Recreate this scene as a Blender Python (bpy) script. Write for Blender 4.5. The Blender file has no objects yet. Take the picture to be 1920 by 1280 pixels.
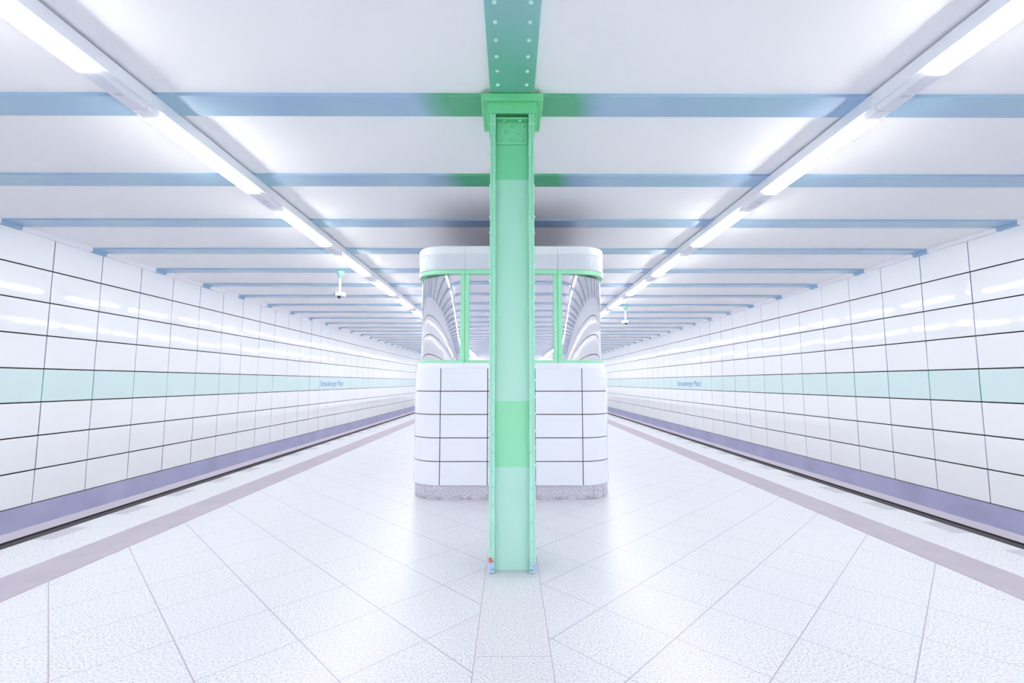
import bpy, math, random
from mathutils import Vector, Matrix
S = bpy.context.scene
COL = S.collection
random.seed(7)

# ---------------------------------------------------------------- camera, world, exposure
F_PX = 858.0
PITCH = math.atan(76 / F_PX)
YAW = 0.0041
cam_d = bpy.data.cameras.new('camera'); cam = bpy.data.objects.new('camera', cam_d); COL.objects.link(cam)
cam_d.sensor_width = 36.0; cam_d.lens = F_PX / 1920 * 36
cam_d.clip_start = 0.05; cam_d.clip_end = 300
cam.location = (-0.02, 0.0, 1.3)
cam.rotation_euler = (math.pi / 2 + PITCH, 0, -YAW)
S.camera = cam
W = bpy.data.worlds.new('world'); S.world = W; W.use_nodes = True
W.node_tree.nodes['Background'].inputs[0].default_value = (0.8, 0.85, 1, 1)
W.node_tree.nodes['Background'].inputs[1].default_value = 0.0
S.view_settings.view_transform = 'Standard'
S.view_settings.look = 'None'
S.view_settings.gamma = 1.0
S.view_settings.use_curve_mapping = False
S.view_settings.exposure = 3.32
LAMP = 3.9                      # strength of the opal lamp covers, underside
LAMP_SIDE = 6.3                # and of their bright prismatic flanks
S.cycles.max_bounces = 14; S.cycles.diffuse_bounces = 9; S.cycles.glossy_bounces = 5
S.cycles.caustics_reflective = False
S.cycles.sample_clamp_indirect = 6

# ---------------------------------------------------------------- helpers
def lin(r, g, b):
    f = lambda c: c / 12.92 if c <= 0.04045 else ((c + 0.055) / 1.055) ** 2.4
    return (f(r / 255), f(g / 255), f(b / 255), 1)

class N:
    """tiny node-graph helper"""
    def __init__(s, name, rough=0.5, spec=0.5, metal=0.0, color=None):
        s.m = bpy.data.materials.new(name); s.m.use_nodes = True
        s.t = s.m.node_tree; s.b = s.t.nodes['Principled BSDF']
        s.b.inputs['Roughness'].default_value = rough
        s.b.inputs['Specular IOR Level'].default_value = spec
        s.b.inputs['Metallic'].default_value = metal
        if color: s.b.inputs['Base Color'].default_value = color
    def new(s, t, **k):
        n = s.t.nodes.new(t)
        for a, v in k.items(): setattr(n, a, v)
        return n
    def put(s, sock, v):
        if isinstance(v, bpy.types.NodeSocket): s.t.links.new(v, sock)
        else: sock.default_value = v
    def math(s, op, a, b=0.0, c=0.0):
        n = s.new('ShaderNodeMath', operation=op)
        s.put(n.inputs[0], a); s.put(n.inputs[1], b); s.put(n.inputs[2], c)
        return n.outputs[0]
    def pos(s):
        g = s.new('ShaderNodeTexCoord'); x = s.new('ShaderNodeSeparateXYZ')
        s.t.links.new(g.outputs['Object'], x.inputs[0])
        s.co = g.outputs['Object']
        return x.outputs[0], x.outputs[1], x.outputs[2]
    def noise(s, scale, detail=2.0, rough=0.5, co=None):
        n = s.new('ShaderNodeTexNoise'); n.inputs['Scale'].default_value = scale
        n.inputs['Detail'].default_value = detail; n.inputs['Roughness'].default_value = rough
        s.t.links.new(co or s.co, n.inputs['Vector'])
        return n.outputs['Fac']
    def rng(s, v, a, b, c=0.0, d=1.0):
        n = s.new('ShaderNodeMapRange'); s.put(n.inputs[0], v)
        for i, q in enumerate((a, b, c, d)): n.inputs[1 + i].default_value = q
        return n.outputs[0]
    def mix(s, f, a, b):
        n = s.new('ShaderNodeMix', data_type='RGBA')
        s.put(n.inputs[0], f); s.put(n.inputs[6], a); s.put(n.inputs[7], b)
        return n.outputs[2]
    def line(s, c, off, per, w):
        fr = s.math('FRACT', s.math('DIVIDE', s.math('SUBTRACT', c, off), per))
        d = s.math('MULTIPLY', s.math('MINIMUM', fr, s.math('SUBTRACT', 1.0, fr)), per)
        return s.math('LESS_THAN', d, w / 2)
    def cell(s, c, off, per):
        return s.math('FLOOR', s.math('DIVIDE', s.math('SUBTRACT', c, off), per))
    def color(s, v): s.put(s.b.inputs['Base Color'], v)
    def bump(s, h, dist, strength=1.0):
        n = s.new('ShaderNodeBump'); n.inputs['Distance'].default_value = dist
        n.inputs['Strength'].default_value = strength
        s.put(n.inputs['Height'], h); s.t.links.new(n.outputs[0], s.b.inputs['Normal'])

class MB:
    """mesh builder; build() links ONE object"""
    def __init__(s): s.v = []; s.f = []; s.mi = []; s.sm = []; s.k = 0; s.smooth = False
    def face(s, pts, mi=None, sm=None):
        i = len(s.v); s.v += [tuple(p) for p in pts]
        s.f.append(tuple(range(i, i + len(pts))))
        s.mi.append(s.k if mi is None else mi); s.sm.append(s.smooth if sm is None else sm)
    def idx(s, faces):
        for f in faces: s.f.append(f); s.mi.append(s.k); s.sm.append(s.smooth)
    def box(s, x0, x1, y0, y1, z0, z1):
        i = len(s.v)
        s.v += [(x, y, z) for z in (z0, z1) for y in (y0, y1) for x in (x0, x1)]
        s.idx([tuple(i + a for a in q) for q in ((0, 2, 3, 1), (4, 5, 7, 6), (0, 1, 5, 4), (2, 6, 7, 3), (0, 4, 6, 2), (1, 3, 7, 5))])
    def bbox(s, x0, x1, y0, y1, z0, z1, b):
        """box with chamfered edges (octagonal in every section)"""
        i = len(s.v)
        P = []
        for sx in (0, 1):
            for sy in (0, 1):
                for sz in (0, 1):
                    X = (x0, x1)[sx]; Y = (y0, y1)[sy]; Z = (z0, z1)[sz]
                    dx, dy, dz = (b, -b)[sx], (b, -b)[sy], (b, -b)[sz]
                    P += [(X, Y + dy, Z + dz), (X + dx, Y, Z + dz), (X + dx, Y + dy, Z)]
        s.v += P
        g = lambda sx, sy, sz, a: i + (sx * 4 + sy * 2 + sz) * 3 + a
        F = []
        for q in (0, 1):
            F.append([g(q, 0, 0, 0), g(q, 1, 0, 0), g(q, 1, 1, 0), g(q, 0, 1, 0)])
            F.append([g(0, q, 0, 1), g(1, q, 0, 1), g(1, q, 1, 1), g(0, q, 1, 1)])
            F.append([g(0, 0, q, 2), g(1, 0, q, 2), g(1, 1, q, 2), g(0, 1, q, 2)])
        for a in (0, 1):
            for c in (0, 1):
                F.append([g(a, c, 0, 0), g(a, c, 1, 0), g(a, c, 1, 1), g(a, c, 0, 1)])
                F.append([g(a, 0, c, 0), g(a, 1, c, 0), g(a, 1, c, 2), g(a, 0, c, 2)])
                F.append([g(0, a, c, 1), g(1, a, c, 1), g(1, a, c, 2), g(0, a, c, 2)])
                for d in (0, 1): F.append([g(a, c, d, 0), g(a, c, d, 1), g(a, c, d, 2)])
        cen = Vector(((x0 + x1) / 2, (y0 + y1) / 2, (z0 + z1) / 2))
        for f in F:
            p = [Vector(s.v[k]) for k in f]
            n = (p[1] - p[0]).cross(p[2] - p[0])
            if n.dot(sum(p, Vector()) / len(p) - cen) < 0: f.reverse()
        s.idx([tuple(f) for f in F])
    def prism(s, prof, y0, y1, caps=True):
        """prof: list of (x,z) counter-clockwise seen from -y; extruded along y"""
        i = len(s.v); n = len(prof)
        s.v += [(x, y0, z) for x, z in prof] + [(x, y1, z) for x, z in prof]
        s.idx([(i + k, i + k + n, i + (k + 1) % n + n, i + (k + 1) % n) for k in range(n)])
        if caps: s.idx([tuple(i + k for k in range(n)), tuple(i + n + k for k in reversed(range(n)))])
    def lathe(s, prof, c=(0, 0, 0), n=20, M=None):
        """prof: (r,z) pairs bottom to top about z"""
        i = len(s.v); c = Vector(c); m = len(prof)
        for r, z in prof:
            for k in range(n):
                a = 2 * math.pi * k / n
                p = Vector((r * math.cos(a), r * math.sin(a), z))
                s.v.append(tuple((M @ p if M else p) + c))
        q = []
        for j in range(m - 1):
            for k in range(n):
                q.append((i + j * n + k, i + j * n + (k + 1) % n, i + (j + 1) * n + (k + 1) % n, i + (j + 1) * n + k))
        if prof[0][0] > 1e-4: q.append(tuple(i + k for k in reversed(range(n))))
        if prof[-1][0] > 1e-4: q.append(tuple(i + (m - 1) * n + k for k in range(n)))
        s.idx(q)
    def build(s, name, mats, parent=None, loc=None, weld=True):
        me = bpy.data.meshes.new(name); me.from_pydata(s.v, [], s.f); me.validate(clean_customdata=False)
        for m in (mats if isinstance(mats, (list, tuple)) else [mats]): me.materials.append(m)
        if len(me.polygons) == len(s.f):
            me.polygons.foreach_set('material_index', s.mi); me.polygons.foreach_set('use_smooth', s.sm)
        me.update()
        o = bpy.data.objects.new(name, me); COL.objects.link(o)
        if parent: o.parent = parent
        if loc: o.location = loc
        return o

def tag(o, label, cat, group=None):
    o['label'] = label; o['category'] = cat
    if group: o['group'] = group
    return o
def struct(o): o['kind'] = 'structure'; return o
def empty(name, loc):
    o = bpy.data.objects.new(name, None); COL.objects.link(o); o.location = loc; o.empty_display_size = 0.1
    return o
def copy_tree(o, parent=None):
    c = o.copy(); COL.objects.link(c)
    if parent: c.parent = parent
    for ch in [x for x in S.objects if x.parent == o]: copy_tree(ch, c)
    return c
ORD = ('first second third fourth fifth sixth seventh eighth ninth tenth eleventh twelfth thirteenth fourteenth fifteenth '
       'sixteenth seventeenth eighteenth nineteenth twentieth').split()
ORD += ['twenty-' + o for o in ORD[:9]] + ['thirtieth'] + ['thirty-' + o for o in ORD[:9]]

Y0, Y1 = -26.0, 42.0            # tunnel extent
XW = 6.81                       # wall face
XE, XN = 3.985, 4.155           # platform edge, outer face of dark nosing
ZC, ZB = 3.460, 3.436           # ceiling panels, underside of crossbeams
KX = -0.006                     # axis of column and booth

# ---------------------------------------------------------------- materials
def plain(name, c, rough=0.5, spec=0.5, metal=0.0):
    return N(name, rough, spec, metal, lin(*c)).m
M_enamel = plain('white_enamel', (245, 247, 252), 0.06, 0.6)
M_mint = plain('mint_enamel', (217, 238, 241), 0.09, 0.6)
M_gap = plain('open_joint', (7, 10, 20), 0.8)
M_vgap = plain('joint_strip', (142, 140, 180), 0.6)
M_ggap = plain('green_joint_strip', (24, 178, 128), 0.5)
M_plinth = None
n = N('plinth_render', 0.55); x, y, z = n.pos()
n.color(n.mix(n.rng(n.noise(1.3, 4), 0.3, 0.7), lin(162, 161, 198), lin(178, 180, 214))); M_plinth = n.m
M_ledge = plain('pale_ledge', (222, 216, 230), 0.6)
M_black = plain('black_rubber', (9, 7, 9), 0.7, 0.1)
M_nose = plain('dark_steel', (64, 59, 68), 0.6, 0.2)
M_bed = plain('pale_track_slab', (188, 184, 190), 0.9)  # unseen track bed, made pale to bounce light onto the walls
n = N('ceiling_panel', 0.62, 0.3); x, y, z = n.pos()
n.color(n.mix(n.rng(n.noise(0.5, 2), 0.3, 0.7), lin(246, 246, 250), lin(250, 250, 252))); M_ceil = n.m
M_white = plain('white_metal', (234, 236, 244), 0.35)
M_white2 = plain('white_metal_cover', (228, 230, 240), 0.4)

def beam_paint(green_half, name):
    n = N(name, 0.24, 0.55); x, y, z = n.pos()
    base = n.mix(n.rng(n.noise(0.9, 2), 0.35, 0.65), lin(156, 184, 220), lin(160, 196, 214))
    if green_half:
        d = n.math('ADD', n.math('ABSOLUTE', x), n.math('MULTIPLY', n.math('SUBTRACT', n.noise(2.5, 2), 0.5), 0.3))
        base = n.mix(n.rng(d, green_half + 0.12, green_half - 0.12), base, lin(92, 178, 138))  # green tint of the shade about the column, put into the beam colour
    n.color(base); return n.m
M_beam = beam_paint(0, 'blue_beam_paint')
M_beam_g = beam_paint(0.62, 'blue_beam_paint_with_shade_tint')
n = N('girder_paint', 0.28, 0.5); x, y, z = n.pos()
gy = n.math('ADD', y, n.math('MULTIPLY', n.math('SUBTRACT', n.noise(1.5, 2), 0.5), 0.5))
n.color(n.mix(n.rng(gy, 2.2, 3.0), lin(150, 196, 202), lin(116, 192, 166))); M_girder = n.m  # greener towards the column: shade tint painted into the girder
n = N('column_web_paint_shaded_top', 0.3, 0.5); x, y, z = n.pos()
c = n.mix(n.rng(z, 1.1, 2.6), lin(182, 228, 214), lin(160, 220, 194))  # greener upwards: fading light painted into the web
c = n.mix(n.math('MULTIPLY', n.math('GREATER_THAN', z, 0.705), n.math('LESS_THAN', z, 1.165)), c, lin(150, 226, 184))
c = n.mix(n.math('GREATER_THAN', z, 2.80), c, lin(116, 210, 156))  # top zone: dimmer light under the head, painted as a greener tone
n.color(c); M_web = n.m
n = N('column_flange_paint', 0.28, 0.5); x, y, z = n.pos()
c = n.mix(n.rng(z, 0.6, 3.2), lin(176, 228, 212), lin(138, 216, 176))  # greener with height, the weaker light up there put into the colour
ax = n.math('ABSOLUTE', x)
foot = n.math('LESS_THAN', n.math('ADD', z, n.math('MULTIPLY', n.noise(30, 2), 0.05)), 0.105)
c = n.mix(n.math('MULTIPLY', foot, n.rng(n.noise(26, 3), 0.42, 0.5)), c, lin(184, 206, 236))
c = n.mix(n.math('MULTIPLY', foot, n.math('GREATER_THAN', n.noise(55, 1), 0.62)), c, lin(84, 132, 186))
left = n.math('MULTIPLY', n.math('LESS_THAN', x, -0.13), n.math('MULTIPLY', n.math('GREATER_THAN', z, 0.075), n.math('LESS_THAN', z, 0.108)))
c = n.mix(left, c, lin(214, 122, 98))
n.color(c); M_flange = n.m
M_cap = plain('column_head_shaded_paint', (112, 212, 150), 0.3)  # greener than the shaft: dim light below the ceiling put into the colour
M_splice = plain('cleat_shaded_paint', (118, 208, 156), 0.3)  # shaded version of the column green, for the dim top
M_rivet = plain('rivet_paint', (182, 230, 216), 0.25)
M_frame = plain('booth_frame_paint', (154, 228, 188), 0.3)
M_sill = plain('booth_sill', (232, 232, 242), 0.35)
M_fascia = plain('booth_fascia', (228, 232, 240), 0.3)
n = N('mirror_glass', 0.015, 0.5, 1.0, lin(230, 230, 236)); x, y, z = n.pos()
M_mirror = n.m
n = N('granite_plinth', 0.5); x, y, z = n.pos()
g = n.mix(n.rng(n.noise(70, 3), 0.35, 0.65), lin(172, 166, 182), lin(222, 218, 230))
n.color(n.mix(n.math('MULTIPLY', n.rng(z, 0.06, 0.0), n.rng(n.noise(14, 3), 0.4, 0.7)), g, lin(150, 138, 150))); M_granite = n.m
n = N('opal_diffuser', 0.4); n.b.inputs['Base Color'].default_value = lin(245, 247, 252)
n.b.inputs['Emission Color'].default_value = (1.0, 0.972, 0.892, 1); n.b.inputs['Emission Strength'].default_value = LAMP; M_opal = n.m
n = N('opal_diffuser_flank', 0.4); n.b.inputs['Base Color'].default_value = lin(245, 247, 252)
n.b.inputs['Emission Color'].default_value = (1.0, 0.972, 0.892, 1); n.b.inputs['Emission Strength'].default_value = LAMP_SIDE; M_opal2 = n.m
M_sign = plain('sign_enamel', (212, 233, 243), 0.1)
M_letter = plain('sign_lettering_blue', (62, 112, 166), 0.3)
M_cctv = plain('camera_housing', (224, 238, 242), 0.35)
M_cctv_g = plain('camera_canopy_mint', (158, 214, 204), 0.35)
M_lens = plain('camera_dome_dark', (40, 38, 60), 0.08)
M_dash = plain('grey_bar', (128, 150, 176), 0.4)

def floor_mat(name, kind, **k):
    n = N(name, 0.34, 0.45); x, y, z = n.pos()
    fine = n.rng(n.noise(95, 2, 0.6), 0.33, 0.67)
    c = n.mix(fine, lin(174, 176, 187), lin(224, 225, 231))
    c = n.mix(n.math('MULTIPLY', n.rng(n.noise(210, 1), 0.66, 0.72), 0.5), c, lin(168, 164, 184))
    # foot traffic dirt about the column and the booth
    d = n.math('MULTIPLY', n.rng(n.math('ABSOLUTE', x), 1.6, 0.15), n.rng(n.noise(1.4, 4, 0.6), 0.32, 0.68))
    if kind == 'slab': d = n.math('ADD', d, 0.25)
    c = n.mix(n.math('MULTIPLY', d, 0.42), c, lin(196, 186, 198))
    if kind == 'diag':
        u = n.math('ADD', y, x); v = n.math('SUBTRACT', y, x)
        cx = n.new('ShaderNodeCombineXYZ')
        n.put(cx.inputs[0], n.cell(u, k['u'], .632)); n.put(cx.inputs[1], n.cell(v, k['v'], .632))
        w = n.new('ShaderNodeTexWhiteNoise'); n.t.links.new(cx.outputs[0], w.inputs['Vector'])
        c = n.mix(n.math('MULTIPLY', w.outputs['Value'], 0.26), c, lin(206, 206, 222))
        c = n.mix(n.math('MULTIPLY', n.line(u, k['u'], .632, k['wu']), k['au']), c, lin(160, 152, 170))
        c = n.mix(n.math('MULTIPLY', n.line(v, k['v'], .632, k['wv']), k['av']), c, lin(160, 152, 170))
    if kind == 'slab':
        c = n.mix(n.math('MULTIPLY', n.line(y, 2.302, .893, .006), 0.6), c, lin(160, 152, 170))
        c = n.mix(n.math('GREATER_THAN', n.math('ABSOLUTE', n.math('SUBTRACT', x, KX)), .1805), c, lin(150, 134, 150))
    if kind == 'edge':
        c = n.mix(n.math('MULTIPLY', n.line(y, k['o'], .36, .006), 0.35), c, lin(170, 164, 182))
    n.color(c)
    n.put(n.b.inputs['Roughness'], n.rng(fine, 0, 1, 0.26, 0.42))
    return n.m
M_fR = floor_mat('granite_diagonal_right', 'diag', u=3.274, v=2.262, wu=.007, wv=.0085, au=.85, av=1.0)
M_fL = floor_mat('granite_diagonal_left', 'diag', u=1.357, v=2.895, wu=.0085, wv=.007, au=1.0, av=.85)
M_fS = floor_mat('granite_centre_slabs', 'slab')
M_fEL = floor_mat('granite_edge_left', 'edge', o=3.94)
M_fER = floor_mat('granite_edge_right', 'edge', o=4.07)
M_patch = plain('grey_edge_slab', (176, 175, 187), 0.4)
n = N('tactile_strip', 0.6); x, y, z = n.pos()
c = n.mix(n.rng(n.noise(4, 4), 0.3, 0.7), lin(164, 157, 172), lin(172, 165, 180))
c = n.mix(n.math('MULTIPLY', n.line(y, 2.84, .9, .004), 0.4), c, lin(148, 140, 156))
n.color(c); n.bump(n.math('SINE', n.math('MULTIPLY', x, 420.0)), 0.002, 0.4); M_tact = n.m

# ---------------------------------------------------------------- floor
b = MB()
def fq(x0, x1, y0, y1, mi, zz=0.0): b.face([(x0, y0, zz), (x1, y0, zz), (x1, y1, zz), (x0, y1, zz)], mi)
xs = .184
fq(KX - xs, KX + xs, Y0, Y1, 2)
fq(-3.04, KX - xs, Y0, Y1, 1); fq(KX + xs, 3.05, Y0, Y1, 0)
for s, o, mi in ((-1, 3.94, 3), (1, 4.07, 4)):
    a, e, pi_ = 3.405 * s, 3.815 * s, XE * s
    fq(min(a, e), max(a, e), Y0, Y1, mi)
    yy = Y0; k = math.floor((Y0 - o) / .7195)
    while True:                             # grey slabs let into the edge course at regular intervals
        p0 = o + k * .7195; p1 = p0 + .325; k += 1
        if p0 >= Y1: break
        p0c, p1c = max(p0, Y0), min(p1, Y1)
        if p0c > yy: fq(min(e, pi_), max(e, pi_), yy, p0c, mi)
        if p1c > p0c: fq(min(e, pi_), max(e, pi_), p0c, p1c, 5); yy = p1c
    if yy < Y1: fq(min(e, pi_), max(e, pi_), yy, Y1, mi)
    # ground under the tactile strip
    fq(min(3.05 * s, a), max(3.05 * s, a), Y0, Y1, mi, -0.004)
for s in (-1, 1):
    q = [(XE * s, Y0, 0), (XE * s, Y0, -1.25), (XE * s, Y1, -1.25), (XE * s, Y1, 0)]
    b.face(q if s > 0 else q[::-1], 3)
struct(b.build('floor', [M_fR, M_fL, M_fS, M_fEL, M_fER, M_patch]))
ti = 0
for s in (-1, 1):
    b = MB(); a, e = sorted((3.04 * s if s < 0 else 3.05, 3.405 * s)); b.box(a, e, Y0, Y1, -0.004, 0.003)
    ti += 1; struct(b.build('trim_%d' % ti, M_tact))
    b = MB(); b.k = 0; a, e = sorted((XE * s, 4.075 * s)); b.box(a, e, Y0, Y1, -0.10, 0.002)
    b.k = 1; a, e = sorted((4.075 * s, XN * s)); b.box(a, e, Y0, Y1, -0.12, -0.006)
    ti += 1; struct(b.build('trim_%d' % ti, [M_nose, M_black]))
    b = MB(); a, e = sorted((XE * s, (XW + .05) * s)); b.box(a, e, Y0, Y1, -1.35, -1.2)
    struct(b.build('floor_' + ('left' if s < 0 else 'right'), M_bed))

# ---------------------------------------------------------------- walls of enamel panels
ROWZ = [-0.42, 0.0575, 0.536, 1.0135, 1.4915, 1.9745, 2.458, 2.93, 3.452]
PITCHY = 0.808
UU = (-1, -.985, -.965, -.6, -.2, .2, .6, .965, .985, 1)
def wall(s, y_ref, skip, name):
    b = MB(); rnd = random.Random(11 if s < 0 else 23)
    X = XW * s
    def quad(x, y0, y1, z0, z1, mi):
        q = [(x, y0, z0), (x, y1, z0), (x, y1, z1), (x, y0, z1)]
        b.face(q if s < 0 else q[::-1], mi)
    quad(X + .022 * s, Y0, Y1, -1.3, 3.5, 2)
    k0 = math.floor((Y0 - y_ref) / PITCHY)
    for r in range(8):
        z0, z1 = ROWZ[r] + .0085, ROWZ[r + 1] - .0085
        band = (r == 3); k = k0
        while y_ref + k * PITCHY < Y1:
            ya, yb = y_ref + k * PITCHY, y_ref + (k + 1) * PITCHY
            if not (band and k in skip):
                quad(X + .006 * s, ya - .012, ya + .012, z0, z1, 4 if band else 3)
                hy, hz = (yb - ya) / 2 - .0055, (z1 - z0) / 2
                cy, cz = (ya + yb) / 2, (z0 + z1) / 2
                ty, tz = rnd.gauss(0, .0028), rnd.gauss(0, .0030)
                sag, sagz = rnd.gauss(.0021, .0006), rnd.gauss(.0007, .0003)
                i = len(b.v)
                for w in UU:
                    for u in UU:
                        h = sag * (1 - u * u) + sagz * (1 - w * w) + ty * u * hy + tz * w * hz
                        if abs(u) == 1 or abs(w) == 1: h -= .003
                        b.v.append((X - s * h, cy + u * hy, cz + w * hz))
                L = len(UU); b.k = 1 if band else 0; b.smooth = True
                for p in range(L - 1):
                    for q in range(L - 1):
                        f = (i + p * L + q, i + p * L + q + 1, i + (p + 1) * L + q + 1, i + (p + 1) * L + q)
                        b.idx([f if s < 0 else f[::-1]])
                b.smooth = False
            k += 1
    return struct(b.build(name, [M_enamel, M_mint, M_gap, M_vgap, M_ggap]))
YL, YR = 6.705, 6.655
wall(-1, YL, (12, 13, 14), 'wall_left'); wall(1, YR, (12, 13, 14), 'wall_right')
for s, nm in ((-1, 'left'), (1, 'right')):
    b = MB(); a, e = sorted(((XW - .004) * s, (XW + .03) * s)); b.box(a, e, Y0, Y1, -.735, -.424)
    struct(b.build('baseboard_' + nm, M_plinth))
    b = MB(); a, e = sorted(((XW - .03) * s, (XW + .03) * s)); b.box(a, e, Y0, Y1, -1.2, -.735)
    ti += 1; struct(b.build('trim_%d' % ti, M_ledge))
for nm, yy in (('front', Y1), ('back', Y0)):
    b = MB(); b.box(-XW - .1, XW + .1, min(yy, yy + (.1 if nm == 'front' else -.1)), max(yy, yy + (.1 if nm == 'front' else -.1)), -1.3, 3.5)
    struct(b.build('wall_' + nm, M_enamel))

# ---------------------------------------------------------------- ceiling, beams, girder
b = MB(); b.box(-XW - .1, XW + .1, Y0, Y1, ZC, ZC + .15)
struct(b.build('ceiling', M_ceil))
BW, BP, BY = 0.268, 1.331, 3.394
kb0 = math.ceil((Y0 + .4 - BY) / BP); kb1 = math.floor((Y1 - .4 - BY) / BP)
beam_c = [(k, BY + k * BP) for k in range(kb0, kb1 + 1)]
for s in (-1, 1):
    b = MB(); prev = Y0
    for k, yc in beam_c + [(None, Y1 + BW / 2)]:
        a, e = sorted(((XW - .055) * s, (XW + .02) * s)); b.box(a, e, prev, yc - BW / 2, 3.388, ZC); prev = yc + BW / 2
    ti += 1; struct(b.build('trim_%d' % ti, M_white))
def beam_mesh(mat):
    b = MB(); h = BW / 2
    b.bbox(-XW + .056, XW - .056, -h, h, ZB - 3.4, ZC + .03 - 3.4, .004)
    for s in (-1, 1):
        a, e = sorted(((XW - .055) * s, (XW - .002) * s)); b.box(a, e, -h, h, 3.388 - 3.4, ZC + .03 - 3.4)
    o = b.build('crossbeam', mat); return o
pr_b, pr_g = beam_mesh(M_beam), beam_mesh(M_beam_g)
used = set()
for k, yc in beam_c:
    pr = pr_g if k in (0, 1) else pr_b
    o = pr if pr not in used else pr.copy()
    if pr in used: COL.objects.link(o)
    used.add(pr)
    o.location = (0, yc, 3.4)
    if k < 0:
        tag(o, 'blue steel ceiling beam behind the viewpoint, seen only mirrored in the booth glass', 'beam', 'ceiling beams behind the viewpoint')
    elif k == 0: tag(o, 'nearest steel ceiling beam, meeting the head of the green column', 'beam', 'ceiling beams across the platform')
    elif k == 1: tag(o, 'second ceiling beam from the front, green where it passes behind the column', 'beam', 'ceiling beams across the platform')
    else: tag(o, 'blue steel ceiling beam, %s from the front across the platform' % ORD[k], 'beam', 'ceiling beams across the platform')

GW = .163; ZG = 3.430
b = MB(); b.bbox(KX - GW, KX + GW, Y0 + .05, Y1 - .05, ZG, ZB - .0004, .0015)
for (k, ya), (_, yb) in zip(beam_c[:-1], beam_c[1:]):          # web between the crossbeams
    b.box(KX - GW + .0005, KX + GW - .0005, ya + BW / 2 + .001, yb - BW / 2 - .001, ZB - .001, ZC + .03)
gird = b.build('girder', M_girder)
tag(gird, 'riveted blue-green steel girder running along the ceiling over the column', 'girder')
def dome(r, h, axis, n=12):
    """low rivet head growing along axis"""
    b = MB(); b.smooth = True
    M = Vector((0, 0, 1)).rotation_difference(Vector(axis)).to_matrix()
    b.lathe([(r, -.001), (r * .96, h * .35), (r * .75, h * .72), (r * .4, h * .94), (0.0001, h)], n=n, M=M)
    return b
def stuff_domes(name, pts, r, h, axis, mat, parent, n=8):
    b = MB(); b.smooth = True
    M = Vector((0, 0, 1)).rotation_difference(Vector(axis)).to_matrix()
    for p in pts: b.lathe([(r, -.001), (r * .96, h * .35), (r * .75, h * .72), (.0001, h)], c=p, n=n, M=M)
    o = b.build(name, mat, parent); o['kind'] = 'stuff'; return o
proto = None
for k in range(6):
    for sx in (-1, 1):
        p = (KX + sx * .1035, 2.397 + .1437 * k, ZG)
        if proto is None:
            proto = dome(0.0142, .012, (0, 0, -1), 16).build('rivet', M_rivet, gird); proto.location = p
        else:
            o = proto.copy(); COL.objects.link(o); o.parent = gird; o.location = p
stuff_domes('rivet', [(KX + sx * .1035, 2.397 + .1437 * k, ZG) for k in list(range(-34, 0)) + list(range(11, 60)) for sx in (-1, 1)],
            0.0142, .012, (0, 0, -1), M_rivet, gird)

# ---------------------------------------------------------------- riveted column
CY0, CD = 3.238, .372          # front plane, depth
col = empty('steel_column', (KX, CY0 + CD / 2, 0))
tag(col, 'mint green riveted steel column standing in front of the booth', 'column')
def cb(name, mat, *boxes, bev=.002, parent=col):
    b = MB()
    for q in boxes: b.bbox(*q, bev)
    return b.build(name, mat, parent)
hd = CD / 2
for s in (-1, 1):
    a = sorted((s * .161, s * .148)); l = sorted((s * .148, s * .121)); m = sorted((s * .148, s * .135))
    cb('side_flange', M_flange, (a[0], a[1], -hd, hd, 0, 3.29))
    cb('corner_angle', M_flange, (l[0], l[1], -hd + .004, -hd + .016, 0.004, 3.288), (m[0], m[1], -hd + .016, -hd + .07, 0.004, 3.288))
    cb('corner_angle', M_flange, (l[0], l[1], hd - .016, hd - .004, 0.004, 3.288), (m[0], m[1], hd - .07, hd - .016, 0.004, 3.288))
cb('web', M_web, (-.149, .149, -hd + .053, -hd + .065, 0, 3.36), (-.149, .149, hd - .065, hd - .053, 0, 3.36))
cb('cap_plate', M_cap, (-.23, .23, -hd - .033, hd + .033, 3.374, 3.426), bev=.004)
cb('bearing_plate', M_cap, (-.10, .10, -hd + .05, hd - .05, 3.424, 3.431))
cb('head_plate', M_cap, (-.184, .184, -hd - .002, -hd + .02, 3.290, 3.3745), (-.184, .184, hd - .02, hd + .002, 3.290, 3.3745),
   (-.184, -.150, -hd + .02, hd - .02, 3.2905, 3.3745), (.150, .184, -hd + .02, hd - .02, 3.2905, 3.3745), bev=.003)
cl = cb('cleat', M_splice, (-.118, .116, -hd + .044, -hd + .0535, 3.07, 3.25), (-.118, .116, -hd + .006, -hd + .0535, 3.25, 3.262))
rv = None
def rivet_at(proto, p, parent):
    o = proto.copy(); COL.objects.link(o); o.parent = parent; o.location = p; return o
pr_f = dome(.0085, .008, (0, -1, 0)).build('rivet', M_rivet, col)
pr_f.location = (-.1345, -hd + .004, .10)
pr_s = {}
zs = [.10 + .1195 * k for k in range(27)]
for s in (-1, 1):
    for i, zz in enumerate(zs):
        if not (s < 0 and i == 0): rivet_at(pr_f, (s * .1305, -hd + .004, zz), col)
    pr_s[s] = dome(.010, .009, (s, 0, 0)).build('rivet', M_rivet, col); pr_s[s].location = (s * .161, -hd + .035, zs[0] + .02)
    for zz in zs[1:18]: rivet_at(pr_s[s], (s * .161, -hd + .035, zz + .02), col)
    stuff_domes('rivet', [(s * .161, -hd + .035, zz + .02) for zz in zs[18:]], .010, .009, (s, 0, 0), M_rivet, col)
pr_f.location = (-.1305, -hd + .004, .10)
pr_c = dome(.015, .013, (0, -1, 0)).build('rivet', M_splice, cl)
rows = ((3.215, (-.085, 0, .085)), (3.162, (-.045, .045)), (3.11, (-.085, 0, .085)))
first = True
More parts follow.
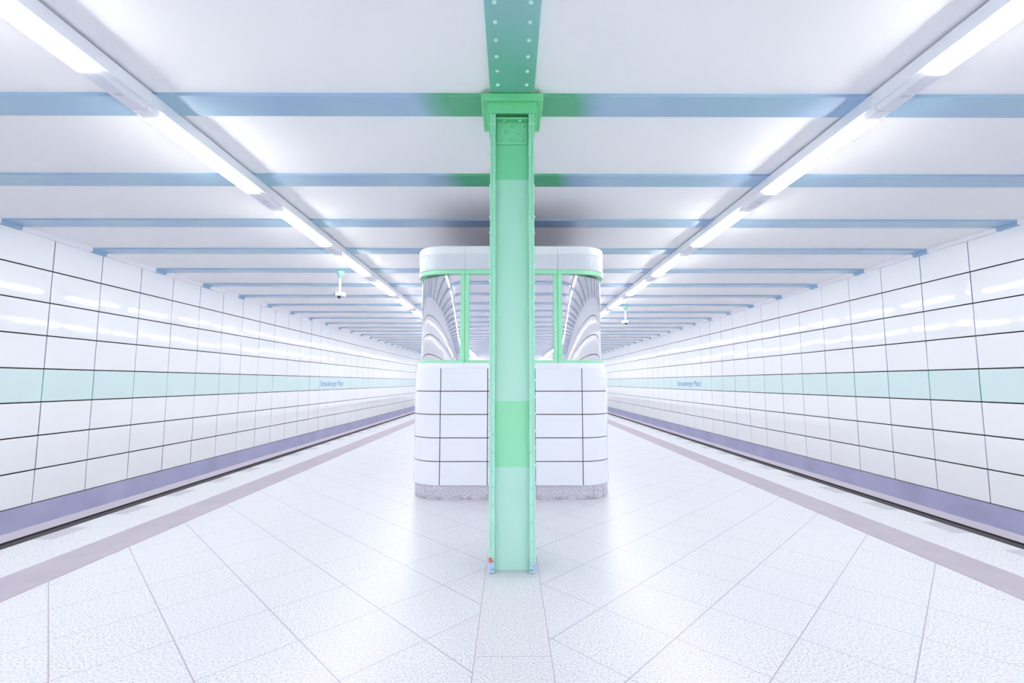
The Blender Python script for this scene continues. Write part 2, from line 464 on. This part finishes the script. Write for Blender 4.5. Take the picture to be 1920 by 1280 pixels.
for zz, xs_ in rows:
    for xx in xs_:
        if first: pr_c.location = (xx, -hd + .044, zz); first = False
        else: rivet_at(pr_c, (xx, -hd + .044, zz), cl)
pr_d = dome(.015, .014, (0, 0, -1)).build('rivet', M_splice, cl); pr_d.location = (-.06, -hd + .028, 3.25)
rivet_at(pr_d, (.06, -hd + .028, 3.25), cl)

# ---------------------------------------------------------------- platform booth
booth = empty('platform_booth', (KX, 7.2, 0))
tag(booth, 'white tiled attendant booth with mirrored windows and mint frames, behind the green column', 'booth')
class Ring:
    """rounded rectangle outline, s measured from the middle of the front, + to the right; local y is world y - 7.2"""
    def __init__(s, Wd, y0, y1, R, RY=None):
        s.W, s.y0, s.y1, s.R = Wd, y0 - 7.2, y1 - 7.2, R
        s.RY = R if RY is None else RY
        s.a = Wd - R; s.q = R * math.pi / 2; s.l = y1 - y0 - 2 * s.RY
        s.H = 2 * s.a + 2 * s.q + s.l
    def P(s, t):
        H = s.H
        while t > H: t -= 2 * H
        while t < -H: t += 2 * H
        m = 1 if t >= 0 else -1; t = abs(t)
        if t <= s.a: x, y, nx, ny = t, s.y0, 0, -1
        elif t <= s.a + s.q:
            an = (t - s.a) / s.R; nx, ny = math.sin(an), -math.cos(an)
            x, y = s.a + s.R * nx, s.y0 + s.RY + s.RY * ny
        elif t <= s.a + s.q + s.l: x, y, nx, ny = s.W, s.y0 + s.RY + t - s.a - s.q, 1, 0
        elif t <= s.a + 2 * s.q + s.l:
            an = (t - s.a - s.q - s.l) / s.R; nx, ny = math.cos(an), math.sin(an)
            x, y = s.a + s.R * nx, s.y1 - s.RY + s.RY * ny
        else: x, y, nx, ny = s.a - (t - s.a - 2 * s.q - s.l), s.y1, 0, 1
        return m * x, y, m * nx, ny
    def samples(s, t0, t1, step=.03):
        """break points: dense on arcs, sparse on straights"""
        brk = {t0, t1}
        for base in (-2 * s.H, 0, 2 * s.H):
            for sg in (-1, 1):
                for c0 in (s.a, s.a + s.q + s.l):
                    for k in range(25): brk.add(base + sg * (c0 + s.q * k / 24))
        return sorted(t for t in brk if t0 - 1e-9 <= t <= t1 + 1e-9)
    def strip(s, b, t0, t1, z0, z1, o0, o1, bev=0.0, closed=False):
        """solid strip between offsets o0 (inner) and o1 (outer)"""
        T = s.samples(t0, t1)
        if closed: T = T[:-1]
        prof = [(o0, z0), (o1 - bev, z0), (o1, z0 + bev), (o1, z1 - bev), (o1 - bev, z1), (o0, z1)] if bev else [(o0, z0), (o1, z0), (o1, z1), (o0, z1)]
        n = len(prof); i = len(b.v)
        for t in T:
            x, y, nx, ny = s.P(t)
            for o, z in prof: b.v.append((x + nx * o, y + ny * o, z))
        m = len(T)
        for j in range(m if closed else m - 1):
            jj = (j + 1) % m
            for k in range(n):
                kk = (k + 1) % n
                b.idx([(i + j * n + k, i + jj * n + k, i + jj * n + kk, i + j * n + kk)])
        if not closed:
            b.idx([tuple(i + k for k in range(n)), tuple(i + (m - 1) * n + k for k in reversed(range(n)))])
    def slab(s, b, z, o=0.0, up=True):
        T = s.samples(-s.H, s.H)[:-1]
        q = []
        for t in T:
            x, y, nx, ny = s.P(t); q.append((x + nx * o, y + ny * o, z))
        b.face(q if up else q[::-1])
RL = Ring(1.15, 5.2, 9.2, .35)
RU = Ring(1.115, 5.24, 9.16, .32)
RG = Ring(1.102, 5.262, 9.138, .49, .37)
def to_glass(t):
    """place along the glass line for a place along the frame line"""
    back = t > RU.H; tt = 2 * RU.H - t if back else abs(t)
    x, y = RU.P(tt)[:2]
    if tt <= RU.a: g = abs(x)
    elif tt >= RU.H - RU.a: g = RG.H - abs(x)
    else: g = RG.a + RG.q + (y - (RG.y0 + RG.RY))
    return 2 * RG.H - g if back else math.copysign(g, t)
b = MB(); RL.strip(b, -RL.H, RL.H, 0, .157, -.06, -.014, closed=True); RL.slab(b, .157, -.014)
for t in (-1.02, -.42, .42, .96, 1.10): pass
b.build('plinth', M_granite, booth)
M_pj = plain('plinth_joint_grey', (140, 132, 146), .7)
for t in (-.98, -.26, .28, .93, 1.08, -1.9, 1.9):
    b = MB(); RL.strip(b, t - .0015, t + .0015, .002, .155, -.02, -.0128); b.build('plinth_joint', M_pj, booth)
b = MB(); b.k = 1; RL.strip(b, -RL.H, RL.H, .15, 1.45, -.06, -.018, closed=True)
b.k = 0
TZ = [.157, .4165, .6765, .9365, 1.1965, 1.457]
js = [.268, .80, RL.a + RL.q] + [RL.a + RL.q + .55 * k for k in range(1, 7)]
js += [RL.H - .80, RL.H - .268]
js[8] = RL.a + RL.q + RL.l
edges = [(-.268, .268), (RL.H - .268, RL.H + .268)]
for p, q in zip(js[:-1], js[1:]): edges += [(p, q), (-q, -p)]
for r in range(5):
    for t0, t1 in edges:
        RL.strip(b, t0 + .0045, t1 - .0045, TZ[r] + (.0045 if r else 0), TZ[r + 1] - (.0045 if r < 4 else 0), -.02, 0, bev=.003)
RL.slab(b, 1.4565, -.002)
b.build('tiled_base', [plain('booth_white_enamel', (231, 233, 243), 0.12), M_gap], booth)
b = MB(); RU.strip(b, -RU.H, RU.H, 1.455, 1.519, -.08, .012, bev=.004, closed=True)
sill = b.build('sill', M_sill, booth)
M_sg = plain('seam_grey', (176, 174, 190), .6)
for t in (-.548, .532, -1.95, 1.95):
    b = MB(); RU.strip(b, t - .001, t + .001, 1.458, 1.516, .008, .0128); b.build('seam', M_sg, sill)
wins = [(-.535, .535)] + [w for a, e in ((.539, 1.898), (1.902, 2.941), (2.945, 3.984), (3.988, RU.H - .539)) for w in ((a, e), (-e, -a))]
wins += [(RU.H - .535, RU.H + .535)]
ZF0, ZG0, ZG1, ZF1 = 1.519, 1.549, 2.552, 2.600
for t0, t1 in wins:
    b = MB()
    RU.strip(b, t0, t1, ZF0, ZG0, -.05, .004, bev=.003)
    RU.strip(b, t0, t1, ZG1, ZF1, -.05, .010, bev=.004)
    RU.strip(b, t0, t0 + .05, ZG0, ZG1, -.05, .002, bev=.003)
    RU.strip(b, t1 - .05, t1, ZG0, ZG1, -.05, .002, bev=.003)
    fr = b.build('window_frame', M_frame, booth)
    b = MB(); b.smooth = True
    T = RG.samples(to_glass(t0 + .05), to_glass(t1 - .05)); i = len(b.v)
    for t in T:
        x, y, nx, ny = RG.P(t)
        b.v += [(x, y, ZG0), (x, y, ZG1)]
    for j in range(len(T) - 1): b.idx([(i + 2 * j, i + 2 * j + 2, i + 2 * j + 3, i + 2 * j + 1)])
    b.build('window_pane', M_mirror, fr)
b = MB(); RU.strip(b, -RU.H, RU.H, ZF1 + .002, 2.612, -.05, .016, bev=.004, closed=True)
RU.strip(b, -RU.H, RU.H, 2.612, 2.79, -.05, .001, closed=True)
RU.strip(b, -RU.H, RU.H, 2.79, 2.883, -.05, .012, bev=.006, closed=True)
RU.slab(b, 2.62, -.04, up=False)
fas = b.build('fascia', M_fascia, booth)
b = MB(); RU.slab(b, 2.874, -.004); b.build('roof', plain('dark_grey_roof', (118, 112, 130), .9), booth)  # unseen roof top, dark grey added to dim the ceiling above
b = MB()
t = -1.29
while t < 1.29:                                        # ribbed vent band
    if abs(abs(t) - .54) > .018: RU.strip(b, t - .0052, t + .0052, 2.615, 2.786, -.002, .009)
    t += .0185
b.build('vent_grille', M_fascia, booth)
M_sg2 = plain('fascia_seam_grey', (196, 196, 210), .6)
for t in (-.54, .54):
    b = MB(); RU.strip(b, t - .0025, t + .0025, 2.615, 2.878, .002, .0128); b.build('seam', M_sg2, fas)

# ---------------------------------------------------------------- ceiling lamps
LP, LS, LX = 1.92, 3.355, 2.765
lamp0 = empty('ceiling_lamp', (0, 0, ZB))
zt = ZB
def lp(name, mat, prof, y0, y1, parent=lamp0):
    b = MB(); b.prism([(x, z - zt) for x, z in prof], y0, y1); return b.build(name, mat, parent)
lp('housing', M_white, [(-.101, 3.335), (.101, 3.335), (.101, 3.388), (.090, 3.391), (.090, 3.436), (-.090, 3.436), (-.090, 3.391), (-.101, 3.388)], -.13, 1.788)
opal = [(-.088, 3.3525), (-.062, 3.306), (-.056, 3.301), (.056, 3.301), (.062, 3.306), (.088, 3.3525)]
dif = lp('diffuser', [M_opal, M_opal2], opal, 0, 1.38)
for p_ in dif.data.polygons:
    if abs(p_.normal.x) > .8: p_.material_index = 1
cov = [(-.084, 3.3525), (-.060, 3.309), (-.054, 3.305), (.054, 3.305), (.060, 3.309), (.084, 3.3525)]
cv = lp('cover', M_white2, cov, 1.38, 1.785)
b = MB()
for xx in (-.022, -.012, -.002, .014, .024): b.box(xx, xx + .004, 1.60, 1.63, 3.3035 - zt, 3.3055 - zt)
b.build('vent_slots', plain('slot_grey', (198, 196, 212), .6), cv)
lp('end_cap', M_white, cov, -.13, 0)
kl0 = math.ceil((Y0 + .3 - LS) / LP); kl1 = math.floor((Y1 - 2 - LS) / LP)
first = True
for s, side in ((-1, 'left'), (1, 'right')):
    for k in range(kl0, kl1 + 1):
        o = lamp0 if first else copy_tree(lamp0); first = False
        o.location = (LX * s, LS + k * LP + (0 if s < 0 else .0), ZB)
        if k < -1: tag(o, 'white strip lamp in the %s ceiling row, behind the viewpoint, mirrored in the booth glass' % side, 'lamp', 'lamps of the %s row behind the viewpoint' % side)
        elif k == -1: tag(o, 'nearest glowing strip lamp of the %s ceiling row, cut off by the top %s corner' % (side, side), 'lamp', 'lamps of the %s ceiling row' % side)
        else: tag(o, 'glowing white strip lamp, %s from the front in the %s ceiling row' % (ORD[k + 1], side), 'lamp', 'lamps of the %s ceiling row' % side)

# ---------------------------------------------------------------- cameras under the ceiling
def cctv():
    r = empty('security_camera', (0, 0, ZB))
    b = MB(); b.smooth = True
    b.lathe([(.026, -.15), (.034, -.11), (.05, -.085), (.068, -.06), (.075, -.03), (.075, 0)]); b.build('canopy', M_cctv_g, r)
    b = MB(); b.smooth = True; b.lathe([(.023, -.46), (.023, -.14)]); b.build('stem', M_cctv, r)
    b = MB(); b.bbox(-.07, .045, -.05, .05, -.50, -.425, .012); b.build('housing', M_cctv, r)
    b = MB(); b.bbox(.055, .105, -.055, .045, -.505, -.43, .008); b.build('side_unit', M_white, r)
    b = MB(); b.bbox(-.105, -.075, -.04, .05, -.505, -.425, .006); b.build('side_bracket', M_dash, r)
    b = MB(); b.smooth = True
    b.lathe([(.0001, -.545), (.02, -.541), (.033, -.525), (.036, -.508), (.036, -.495)], c=(-.005, -.01, 0)); b.build('lens_dome', M_lens, r)
    return r
c1 = cctv(); c1.location = (-3.285, 8.66, ZB - .002)
tag(c1, 'security camera on a stem beside the left lamp row', 'camera', 'security cameras under the ceiling')
c2 = copy_tree(c1); c2.location = (3.2, 12.64, ZB - .002); c2.scale = (-1, 1, 1)
tag(c2, 'smaller-looking, farther security camera beside the right lamp row, right of the booth', 'camera', 'security cameras under the ceiling')

# ---------------------------------------------------------------- station name signs
def sign(s, y_ref, label):
    ya, yb = y_ref + 12 * PITCHY + .006, y_ref + 15 * PITCHY - .006
    z0, z1 = ROWZ[3] + .0065, ROWZ[4] - .0065
    r = empty('station_sign', (XW * s, (ya + yb) / 2, z0)); tag(r, label, 'sign', 'station name signs')
    hy = (yb - ya) / 2
    b = MB(); a, e = sorted((-s * .002, s * .018)); b.bbox(a, e, -hy, hy, 0, z1 - z0, .002); b.build('panel', M_sign, r)
    cu = bpy.data.curves.new('lettering', 'FONT'); cu.body = 'Strausberger Platz'; cu.size = 1.0; cu.extrude = .002
    cu.align_x = 'LEFT'
    to = bpy.data.objects.new('lettering_source', cu); COL.objects.link(to)
    bpy.context.view_layer.update()
    dg = bpy.context.evaluated_depsgraph_get()
    me = bpy.data.meshes.new_from_object(to.evaluated_get(dg)); bpy.data.objects.remove(to)
    X = [v.co.x for v in me.vertices]; w = max(X) - min(X); x0 = min(X)
    hz = .275; wy = 2.22
    for v in me.vertices:
        lx = (v.co.x - x0) / w * wy - wy / 2; ly = v.co.y * hz + .135
        v.co = (-s * (.0035 + v.co.z * .5), (lx if s < 0 else -lx) - (.02 if s < 0 else 0), ly)
    me.materials.clear(); me.materials.append(M_letter)
    o = bpy.data.objects.new('lettering', me); COL.objects.link(o); o.parent = r
sign(-1, YL, 'pale blue station name sign in the mint band of the left wall')
sign(1, YR, 'pale blue station name sign in the mint band of the right wall')
